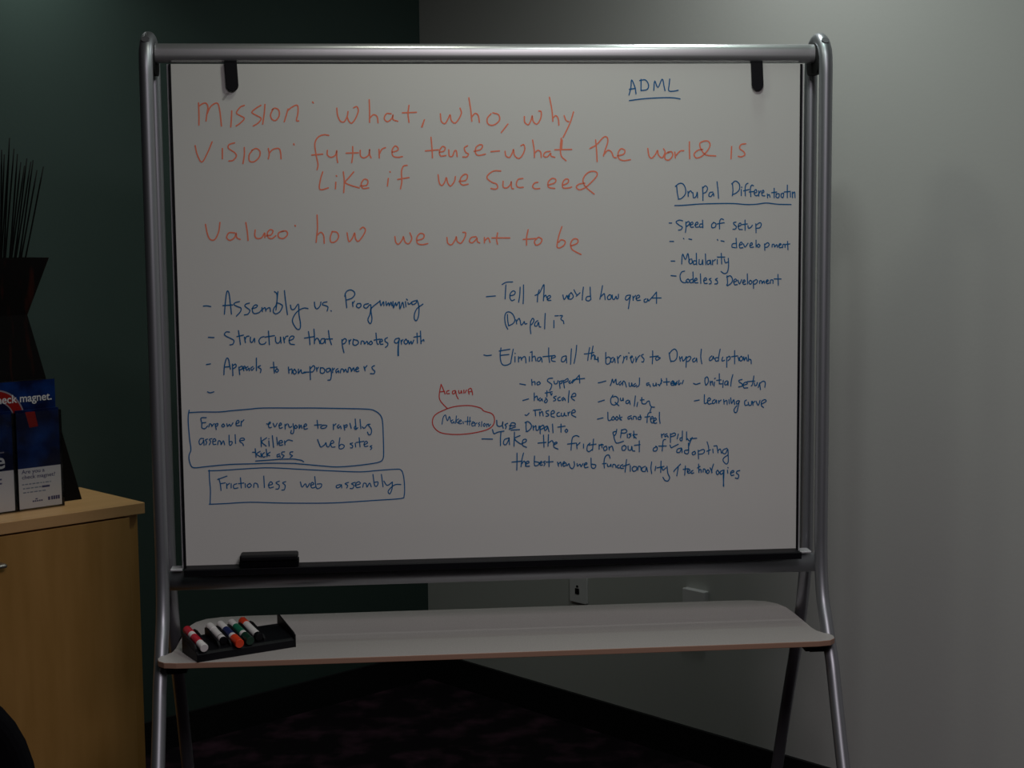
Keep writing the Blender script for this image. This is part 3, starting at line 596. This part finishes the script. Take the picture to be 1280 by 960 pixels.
note('blue words beginning with use and take below the centre list', M_BLUE_INK, 0.0026, [
 (535, 470, 0.109375, '785 505 790 560 815 575 850 560 855 520 850 560 860 595;910 540 880 555 895 575 885 600;930 565 990 565 995 540 955 535 940 575 930 610;930 605 1000 580'),
 (600, 520, 0.125, '''462 60 460 110 465 155;450 65 480 55 512 85 510 120 480 150 460 155;530 95 535 140;535 115 555 95;560 100 562 140 585 135 590 100;600 100 602 175;602 110 630 90 640 115 605 135;665 100 645 120 650 145 670 125 675 100 690 155;725 80 730 165;
810 80 810 160;778 110 850 100;865 130 850 145 862 162 878 145 865 130;125 135 140 175 180 160 240 150;210 155 205 220 205 295;20 228 125 230;285 220 245 235 235 275 260 285 290 230 290 220 295 285;345 160 340 300;400 195 345 225 400 275 425 278;310 140 395 135;
420 275 460 255 460 232 430 240 425 290 465 312;635 190 640 310;580 270 660 262;685 185 680 300;690 265 720 245 735 270;735 290 770 270 760 260 740 275 740 310 780 330;990 205 960 195 925 215 915 280 910 340;875 280 955 270;965 270 970 325;970 295 1000 265;
1035 280 1035 320;1100 270 1075 295 1070 340 1090 355 1120 335;1135 230 1125 340;1090 290 1160 280;370 370 370 450 368 540;320 460 420 450;435 370 420 430 410 505;415 480 440 450 455 470 455 500;455 480 490 465 480 450 460 465 462 500 495 500;
545 400 545 490 580 490 590 465 550 455;595 475 620 465 612 452 598 470 605 490 625 488;650 450 635 460 650 475 640 495;690 400 690 505;660 460 730 455;775 460 785 500;785 480 805 460 815 500;825 480 850 470 840 455 828 475 835 500 855 495;
860 470 870 495 890 475 900 510 925 525 945 490 940 455;970 475 975 500 1000 480 1010 505 1030 475;1040 490 1070 478 1060 465 1042 485 1050 515 1080 510;1110 420 1115 510 1145 520 1158 490 1120 480'''),
 (740, 520, 0.09375, '''95 380 95 440;125 380 135 420;185 400 155 420 165 460 200 440 190 400;100 395 125 375 150 385;225 410 230 450;230 425 265 400 285 460;430 390 400 410 405 455 440 450 455 410 430 390;480 400 485 450 520 450 530 400 540 460 570 465;630 330 630 475;565 390 640 380;
855 410 820 430 820 465 860 460 870 420 850 400;980 310 950 325 940 400 935 465;890 400 990 398;330 175 320 230 295 260 280 215 320 205;290 260 300 310 330 360 420 335;395 180 380 285;390 190 440 175 465 200 440 225 385 225;470 240 472 285;520 235 490 240 520 260 490 290;555 200 560 290;600 245 545 250 590 295;
240 560 225 520 190 525 165 570 160 640 165 690;140 635 190 630;205 640 210 670 240 665 250 640 255 670;275 680 280 645 310 650 320 685;360 650 335 665 345 690 370 690;410 645 380 665 385 695 420 695;460 580 450 660 440 745;410 670 500 640;510 660 510 735;
560 670 535 695 550 735 590 720 595 680 560 670;610 720 620 670 650 680 655 720;710 670 670 690 665 730 710 735 725 680 740 740;795 610 785 690 795 765;850 670 840 725;920 600 915 750;865 690 960 670;930 680 945 720 985 690;1000 670 1010 760 1035 820 1010 865 970 855 945 815;
1090 735 1120 700 1180 640;1150 680 1130 795;1100 720 1090 740;925 240 930 285;930 255 960 235;1000 235 970 250 975 275 1000 260 1015 280;1045 235 1045 350;1048 245 1100 225 1110 255 1050 275;1150 240 1135 300'''),
 (830, 520, 0.09375, '''245 200 240 320 215 320 215 295 245 285;300 210 300 315;310 300 340 330 375 290;375 285 345 350 325 420;350 300 435 295;80 385 95 420 130 405 190 375;
230 425 180 440 170 480 210 480 235 430 240 485;325 360 325 490 280 495 275 460 325 450;405 470 375 490 385 515 420 500 410 470;455 455 460 570;460 470 520 445 540 465 520 500 465 510;575 345 595 420 595 510;570 470 620 450;650 440 655 490;665 400 700 395;705 400 720 490;720 460 750 440 765 495;
840 430 790 450 780 490 820 500 850 440 855 520 855 610 830 640 790 600 795 560 850 520;285 665 275 785;255 710 320 700;310 745 345 725 330 705 310 730 320 760 350 755;385 725 360 740 370 765 395 755;460 640 465 750;445 690 480 670;465 720 490 710 495 750;
520 745 525 705 550 715 555 750;585 715 565 740 580 765 605 740 585 715;660 640 640 700 635 755;615 690 640 750;715 720 695 745 710 780 735 755 715 720;790 720 750 740 755 775 785 760 800 720 790 800 795 935;800 720 795 830 790 930;845 720 850 760;850 685 855 690;
885 760 930 745 920 725 890 745 895 790 930 785;1010 725 975 735 965 760 995 785 985 830 950 825''')])
note('small blue words inside the red ring', M_BLUE_INK, 0.0022, [
 (535, 470, 0.109375, '''160 550 175 470 200 445 210 480 225 510 245 460 260 520;285 500 265 515 275 540 295 520 300 540;325 455 315 540;350 490 320 515 350 540;350 525 380 515 370 500 352 520 360 545 385 540;400 520 405 545;455 465 450 555;420 520 490 515;480 470 475 560;
500 545 525 535 515 520 500 540 505 570 530 565;535 530 540 570;540 550 560 535;590 530 575 545 590 555 580 575;615 520 610 575;645 540 630 560 645 575 655 555 645 540;670 545 672 580;672 560 690 545 695 575 715 550''')])
note('red ring with a short red word above it', M_CRIMSON_INK, 0.0025, [
 (535, 470, 0.109375, '''150 95 138 150 128 230 140 280 180 330 222 370;150 95 170 140 195 205;140 180 190 175;240 165 215 175 215 200 245 200;310 165 280 175 285 205 310 190 315 165 325 220 345 260;350 165 355 195 375 190 380 165 388 195;410 160 410 195;425 190 440 160;470 205 460 160 490 140 505 180 510 215;465 180 500 175;
220 372 100 430 55 490 60 570 130 640 250 665 400 665 550 645 680 610 745 560 760 490 730 430 640 400 600 365 500 340 400 338 300 350 220 372''')])
note('short grey ink smear under the left hanging tab', M_SMEAR, 0.005, [(150, 20, 0.15625, '868 615 850 635 828 665')])


# ------------------------------------------------------------------ eraser and marker tray
er = thing('whiteboard_eraser', 'black felt whiteboard eraser lying on the ledge under the board', 'eraser', BP + bu * -0.519 + bv * 0.031 + Vector((0, 0, 0.829)), YAW)
obj('handle', prism(nb(), rounded(-0.065, 0.065, -0.022, 0.024, 0.005), 'z', 0.012, 0.027), M_BLACK, er, bevel=0.005)
obj('felt_pad', prism(nb(), rounded(-0.066, 0.066, -0.023, 0.025, 0.004), 'z', 0.0, 0.0115), M_FABRIC, er)

TRX = Vector((0.204, -0.100)).normalized()          # along the tray in board axes (u, v)
tray_o = BP + bu * -0.669 + bv * 0.183 + Vector((0, 0, 0.650))
tray_rot = YAW + math.atan2(-TRX.y, TRX.x)          # v runs towards the viewer, so +v is -y
tray = thing('marker_tray', 'black plastic marker holder with slots on the left end of the shelf', 'marker holder', tray_o, tray_rot)
LT, DT = 0.228, 0.098
bm = nb()
side = [(0, 0), (0, 0.017), (0.006, 0.021), (DT, 0.034), (DT, 0)]
prism(bm, side, 'x', 0.0, LT)
obj('base', bm, M_BLACK, tray, bevel=0.0015)
PITCHS = 0.0265
for i in range(7):
    bm = nb()
    x = 0.003 + i * PITCHS
    prism(bm, [(0.010, 0.018), (0.012, 0.028), (0.022, 0.035), (DT - 0.016, 0.049 if i else 0.044), (DT, 0.049 if i else 0.044), (DT, 0.03), (0.012, 0.015)], 'x', x - 0.0022, x + 0.0022)
    obj('divider', bm, M_BLACK, tray)
bm = nb()
prism(bm, [(0, 0), (0, 0.028), (0.010, 0.033), (DT - 0.006, 0.056), (DT, 0.054), (DT, 0)], 'x', LT, LT + 0.0035)
obj('end_fin', bm, M_BLACK, tray, label='tall end wall of the tray')

def marker(slot, label, segs, off=0.0):
    """segs: list of (name, start, end, radius, material) from the front end backwards"""
    pitch = math.atan2(0.014, DT - 0.006)
    loc = Matrix.Translation(tray_o) @ Matrix.Rotation(tray_rot, 4, 'Z')
    x = 0.003 + PITCHS * (slot + 0.5)
    base = loc @ Vector((x, -0.002 + off, 0.0305))
    r = thing('dry_erase_marker', label, 'marker', base, tray_rot, 'dry erase markers in the tray')
    r.rotation_euler = (pitch, 0, tray_rot)
    for name, a, b, rad, m in segs:
        bm = nb()
        e = 0.0012
        tube(bm, [(0, a, 0), (0, a + e * 0.3, 0), (0, a + e, 0), (0, b - e, 0), (0, b - e * 0.3, 0), (0, b, 0)],
             [rad - e, rad - e * 0.35, rad, rad, rad - e * 0.35, rad - e], 20)
        obj(name, bm, m, r, smooth=False, label=None)
    return r

R1 = 0.0088
marker(0, 'red marker with white base end forward, first slot at left of the tray',
       [('end_plug', 0.0, 0.016, R1 + .0005, M_MWHITE), ('barrel', 0.016, 0.030, R1, M_MWHITE), ('printed_band', 0.030, 0.066, R1 + .0002, M_MRED), ('barrel', 0.066, 0.082, R1, M_MWHITE), ('cap', 0.082, 0.112, R1 + .0008, M_MRED)])
marker(2, 'white barrelled marker with black print, between an empty slot and the orange red capped marker',
       [('end_plug', 0.022, 0.028, R1, M_BLACK), ('barrel', 0.028, 0.084, R1, M_MWHITE), ('printed_band', 0.040, 0.0405, R1 + .0003, M_BLACK), ('cap', 0.084, 0.112, R1 + .0008, M_MWHITE)], 0.0)
marker(3, 'marker with a round orange red cap pointing forward and dark blue print',
       [('cap', -0.006, 0.030, R1 + .0012, M_MORANGE), ('collar', 0.030, 0.042, R1, M_MWHITE), ('printed_band', 0.042, 0.080, R1 + .0002, M_MBLUE), ('barrel', 0.080, 0.116, R1, M_MWHITE)])
marker(4, 'green marker with dark green cap forward, right of the orange red cap',
       [('cap', 0.0, 0.034, R1 + .0008, M_MDGREEN), ('collar', 0.034, 0.046, R1, M_MWHITE), ('printed_band', 0.046, 0.088, R1 + .0002, M_MGREEN), ('barrel', 0.088, 0.116, R1, M_MWHITE)])
marker(5, 'white marker with an orange red stripe, rightmost marker in the tray',
       [('end_plug', 0.012, 0.026, R1 + .0004, M_BLACK), ('barrel', 0.026, 0.092, R1, M_MWHITE), ('cap', 0.092, 0.116, R1 + .0008, M_MORANGE)])

# ------------------------------------------------------------------ cabinet by the green wall
def gpt(g, w, z):
    return CORNER + gd * g + wd * w + Vector((0, 0, z))

CT = 0.849
cab = thing('storage_cabinet', 'low maple veneer cabinet against the green wall on the left', 'cabinet', gpt(1.332, 0.0, 0), ROT_GREEN)
# local: x = -along (0 at the right end), y = into the wall; front at y = -0.376
CL = 0.95
bm = nb()
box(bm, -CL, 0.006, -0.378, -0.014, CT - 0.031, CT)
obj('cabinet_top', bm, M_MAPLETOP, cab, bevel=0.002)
bm = nb()
box(bm, -0.020, -0.001, -0.329, -0.014, 0.0, CT - 0.031)
box(bm, -CL + 0.002, -CL + 0.020, -0.366, -0.014, 0.0, CT - 0.031)
box(bm, -CL + 0.020, -0.020, -0.345, -0.014, 0.06, 0.08)
box(bm, -CL + 0.020, -0.020, -0.024, -0.014, 0.06, CT - 0.031)
box(bm, -CL + 0.020, -0.020, -0.330, -0.312, 0.0, 0.06)
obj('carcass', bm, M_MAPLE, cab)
for k in range(2):
    x1 = -0.040 - k * 0.446
    x0 = x1 - 0.442
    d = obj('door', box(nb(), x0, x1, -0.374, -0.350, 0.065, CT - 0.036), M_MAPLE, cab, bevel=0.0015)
    bm = nb()
    hx = (x0 + 0.067) if k == 0 else (x1 - 0.067)
    tube(bm, spline([(hx - 0.05 + 0.053, -0.374, 0.742), (hx - 0.05 + 0.053, -0.396, 0.742), (hx - 0.05 + 0.045, -0.402, 0.742), (hx - 0.05 - 0.045, -0.402, 0.742), (hx - 0.05 - 0.053, -0.396, 0.742), (hx - 0.05 - 0.053, -0.374, 0.742)], 5), 0.006, 12)
    obj('handle', bm, M_NICKEL, d, smooth=True)
bm = nb()
box(bm, -0.0385, -0.001, -0.347, -0.3295, 0.0, CT - 0.0315)
obj('end_stile', bm, M_MAPLE, cab)

# ------------------------------------------------------------------ hourglass vase with reeds
VW = 0.118
vase = thing('reed_vase', 'tall dark hourglass vase standing on the cabinet behind the leaflets', 'vase', gpt(1.622, VW, CT), ROT_GREEN)
hr, hw, hb = 0.138, 0.078, 0.200      # half widths at rim, waist, base
prof = [(hb, 0.0), (hw, 0.515), (hr, 0.668)]
bm = nb()
rings = []
for (x, z) in prof + [(hr - 0.012, 0.668), (hw - 0.012, 0.515), (hw - 0.02, 0.40)]:
    yy = 0.088 * (x / hb) ** 0.5
    rings.append([bm.verts.new((sx * x, sy * yy, z)) for sx, sy in ((-1, -1), (1, -1), (1, 1), (-1, 1))])
for A, B in zip(rings, rings[1:]):
    for k in range(4):
        bm.faces.new((A[k], A[(k + 1) % 4], B[(k + 1) % 4], B[k]))
bm.faces.new(rings[0][::-1])
bm.faces.new(rings[-1])
obj('vase_body', bm, M_VASE, vase)
random.seed(7)
tips = [(0.160, 0.914), (0.150, 0.905), (0.142, 0.928), (0.132, 0.918), (0.122, 0.930), (0.113, 0.935), (0.104, 0.925), (0.095, 0.962), (0.086, 0.935), (0.078, 0.945),
        (0.066, 0.988), (0.058, 0.945), (0.050, 0.940), (0.042, 0.932), (0.034, 0.955), (0.022, 0.925), (0.010, 0.96), (-0.004, 0.94), (-0.018, 0.95), (-0.034, 0.93),
        (-0.050, 0.96), (-0.066, 0.935), (-0.082, 0.95), (-0.100, 0.93)]
for i, (tx, tz) in enumerate(sorted(tips)):
    y0 = 0.036 - 0.018 * (i % 5)
    bx_ = tx * 0.19
    p0 = Vector((bx_, y0 * 0.75, 0.42))
    p2 = Vector((tx, y0, tz))
    mid = (p0 + p2) / 2 + Vector((0.02 * tx, 0, 0))
    bm = nb()
    tube(bm, spline([p0, mid, p2], 5), [0.0026] * 6 + [0.0022] * 4 + [0.0016], 8)
    o = obj('black_reed', bm, M_REED, None, smooth=True)
    o.location = gpt(1.622, VW, CT)
    o.rotation_euler = (0, 0, ROT_GREEN)
    o['label'] = 'thin black reed standing in the hourglass vase'
    o['category'] = 'reed'
    o['group'] = 'black reeds in the vase'

# ------------------------------------------------------------------ leaflet stand on the cabinet
SG = 1.505
st = thing('leaflet_stand', 'clear two pocket leaflet stand with navy magnet header card', 'leaflet holder', gpt(SG, 0.259, CT), ROT_GREEN)
# local x runs to the right; right edge at x = 0, the stand reaches to x = -0.262; front is -y
bm = nb()
for x0, x1 in ((-0.128, 0.002), (-0.262, -0.132)):
    box(bm, x0, x1, -0.004, -0.0025, 0.0, 0.262)
    box(bm, x0, x0 + 0.002, -0.0025, 0.026, 0.0, 0.262)
    box(bm, x1 - 0.002, x1, -0.0025, 0.026, 0.0, 0.262)
    box(bm, x0 + 0.002, x1 - 0.002, -0.0025, 0.026, 0.0, 0.002)
box(bm, -0.262, 0.002, 0.028, 0.030, 0.0, 0.346)
box(bm, -0.262, 0.002, 0.026, 0.048, 0.0, 0.0015)
obj('acrylic_holder', bm, M_ACRYL, st)
hd = obj('header_card', box(nb(), -0.262, 0.0, 0.0225, 0.0245, 0.10, 0.343), M_NAVY, st, label='navy header card with white words and a red horseshoe magnet')

obj('backing_card', box(nb(), -0.262, 0.0, 0.0225, 0.0245, 0.003, 0.0995), M_CARD, st, label='white card behind the pockets')

def text_mesh(name, body, size, m, parent, loc, align='RIGHT', bold=0.0, label=None, sx=1.0):
    cu = bpy.data.curves.new(name, 'FONT')
    cu.body = body
    cu.size = size
    cu.align_x = align
    cu.offset = bold
    cu.extrude = 0.0002
    tmp = bpy.data.objects.new(name, cu)
    COL.objects.link(tmp)
    dg = bpy.context.evaluated_depsgraph_get()
    me = bpy.data.meshes.new_from_object(tmp.evaluated_get(dg))
    COL.objects.unlink(tmp)
    bpy.data.objects.remove(tmp)
    me.materials.clear()
    me.materials.append(m)
    o = bpy.data.objects.new(name, me)
    COL.objects.link(o)
    o.parent = parent
    o.location = loc
    o.rotation_euler = (math.pi / 2, 0, 0)
    o.scale = (sx, 1, 1)
    if label:
        o['label'] = label
    return o

def arc_band(bm, cx, cz, r0, r1, a0, a1, y, n=20):
    A = []
    for k in range(n + 1):
        a = math.radians(a0 + (a1 - a0) * k / n)
        A.append([bm.verts.new((cx + r * math.cos(a), yy, cz + r * math.sin(a))) for r, yy in ((r0, y), (r1, y), (r1, y + 0.0006), (r0, y + 0.0006))])
    for P, Q in zip(A, A[1:]):
        for i in range(4):
            bm.faces.new((P[i], P[(i + 1) % 4], Q[(i + 1) % 4], Q[i]))
    bm.faces.new(A[0])
    bm.faces.new(A[-1][::-1])

bm = nb()
arc_band(bm, -0.172, 0.243, 0.054, 0.079, 10, 170, 0.0216)
obj('magnet_print', bm, M_PRINTRED, hd, label='red horseshoe magnet picture')
bm = nb()
arc_band(bm, -0.172, 0.243, 0.079, 0.083, 8, 172, 0.0216)
arc_band(bm, -0.172, 0.243, 0.051, 0.054, 8, 172, 0.0216)
obj('magnet_outline', bm, M_PRINTPINK, hd, label='pale outline of the magnet picture')
text_mesh('header_words', 'check magnet.', 0.0300, M_PRINTWHITE, hd, (-0.010, 0.0208, 0.288), bold=0.00035, label='bold white words on the header', sx=0.98)

def leaflet(dx, label):
    lf = thing('leaflet', label, 'leaflet', gpt(SG, 0.259, CT) - gd * dx, ROT_GREEN, 'leaflets in the two pocket stand')
    obj('cover', box(nb(), -0.124, -0.002, 0.004, 0.009, 0.004, 0.268), M_NAVY, lf)
    obj('white_panel', box(nb(), -0.124, -0.002, 0.0028, 0.004, 0.004, 0.112), M_CARD, lf, label='white lower panel with violet words')
    return lf

lf = leaflet(0.0, 'navy and white leaflet with red magnet end, in the right pocket of the stand')
bm = nb()
prism(bm, [(-0.097, 0.262), (-0.070, 0.262), (-0.062, 0.222), (-0.086, 0.220)], 'y', 0.0030, 0.0039)
obj('magnet_print', bm, M_PRINTRED, lf, label='red end of a magnet')
text_mesh('title_words', 'Are you a\ncheck magnet?', 0.0145, M_CARDINK, lf, (-0.114, 0.0024, 0.0985), 'LEFT', bold=0.00012, label='violet words on the white panel', sx=1.12)
bm = nb()
random.seed(3)
for z, x0, x1 in ((0.068, -0.114, -0.032), (0.057, -0.112, -0.060), (0.046, -0.112, -0.048)):
    x = x0
    while x < x1:
        w = random.uniform(0.004, 0.011)
        box(bm, x, min(x + w, x1), 0.0021, 0.0029, z, z + 0.003)
        x += w + 0.003
obj('small_print', bm, M_CARDPALE, lf, label='pale blue lines of small print')
bm = nb()
box(bm, -0.058, -0.036, 0.0021, 0.0029, 0.056, 0.061)
obj('bold_print', bm, M_CARDINK, lf, label='one dark word in the small print')
bm = nb()
for x in (-0.086, -0.080, -0.074, -0.068, -0.062):
    box(bm, x, x + 0.004, 0.0021, 0.0029, 0.020, 0.024)
box(bm, -0.078, -0.072, 0.0021, 0.0029, 0.026, 0.029)
obj('logo_print', bm, M_CARDINK, lf, label='small logo at the foot of the panel, left')
bm = nb()
box(bm, -0.042, -0.036, 0.0021, 0.0029, 0.020, 0.029)
for k in range(4):
    box(bm, -0.033 + k * 0.0065, -0.028 + k * 0.0065, 0.0021, 0.0029, 0.020, 0.030)
obj('logo_print', bm, M_CARDINK, lf, label='small logo at the foot of the panel, right')
lf2 = leaflet(-0.134, 'navy and white leaflet cut by the photo edge, in the left pocket of the stand')
text_mesh('cover_letter', 'e', 0.060, M_PRINTWHITE, lf2, (-0.024, 0.0030, 0.120), 'RIGHT', bold=0.0008, label='large white letter on the cover')
bm = nb()
box(bm, -0.06, -0.026, 0.0032, 0.0039, 0.160, 0.163)
obj('small_print', bm, M_PRINTPINK, lf2)
bm = nb()
for z in (0.089, 0.078):
    box(bm, -0.110, -0.036, 0.0021, 0.0029, z, z + 0.004)
obj('panel_print', bm, M_CARDINK, lf2, label='violet print on the white panel')

# ------------------------------------------------------------------ outlets on the pale wall
def wpt(w, g, z):
    return CORNER + wd * w + gd * g + Vector((0, 0, z))
ou = thing('wall_outlet', 'pale wall plate with a black jack seen below the board centre', 'outlet', wpt(0.744, 0, 0.442), ROT_WHITE)
obj('plate', prism(nb(), rounded(-0.037, 0.037, -0.043, 0.043, 0.004), 'y', -0.007, 0.0), M_PLATE, ou, bevel=0.001)
bm = nb()
prism(bm, rounded(-0.013, 0.005, -0.016, 0.003, 0.002), 'y', -0.0078, -0.0068)
prism(bm, rounded(-0.008, 0.001, 0.006, 0.013, 0.002), 'y', -0.0078, -0.0068)
obj('jack', bm, M_BLACK, ou)
ou = thing('wall_outlet', 'pale surface box on the wall below the right half of the board', 'outlet', wpt(1.228, 0, 0.475), ROT_WHITE)
obj('plate', box(nb(), -0.042, 0.042, -0.022, 0.0, -0.055, 0.048), M_PLATE, ou, bevel=0.003)
bm = nb()
prism(bm, rounded(-0.012, 0.012, -0.010, 0.008, 0.002), 'y', -0.0228, -0.0218)
obj('jack', bm, M_BLACK, ou)

# ------------------------------------------------------------------ office chair at the lower left corner
ch = thing('office_chair', 'black office chair at the lower left with rounded backrest', 'chair', (-0.980, 2.30, 0.0), 0.15)
bm = nb()
pr = []
for k in range(40):
    a = 2 * math.pi * k / 40
    c, s_ = math.cos(a), math.sin(a)
    pr.append((0.235 * math.copysign(abs(c) ** 0.72, c), 0.645 + 0.255 * math.copysign(abs(s_) ** 0.72, s_)))
prism(bm, pr, 'y', -0.03, 0.03)
obj('backrest', bm, M_FABRIC, ch, bevel=0.018, smooth=False)
obj('seat', prism(nb(), rounded(-0.24, 0.24, 0.04, 0.50, 0.09), 'z', 0.42, 0.49), M_FABRIC, ch, bevel=0.02)
obj('back_bar', tube(nb(), spline([(0, 0.28, 0.405), (0, 0.10, 0.40), (0, -0.03, 0.44), (0, -0.045, 0.62)], 6), 0.018, 12), M_BLACK, ch, smooth=True)
obj('column', tube(nb(), [(0, 0.27, 0.09), (0, 0.27, 0.42)], 0.025, 16), M_BLACK, ch, smooth=True)
for k in range(5):
    a = 2 * math.pi * k / 5 + 0.3
    e = Vector((0.28 * math.cos(a), 0.27 + 0.28 * math.sin(a), 0.075))
    obj('leg', tube(nb(), [(0, 0.27, 0.11), e], [0.024, 0.015], 10), M_BLACK, ch, smooth=True)
    t = Vector((-math.sin(a), math.cos(a), 0)) * 0.02
    obj('caster', tube(nb(), [e - t - Vector((0, 0, 0.047)), e + t - Vector((0, 0, 0.047))], 0.028, 16), M_DARKRUB, ch)
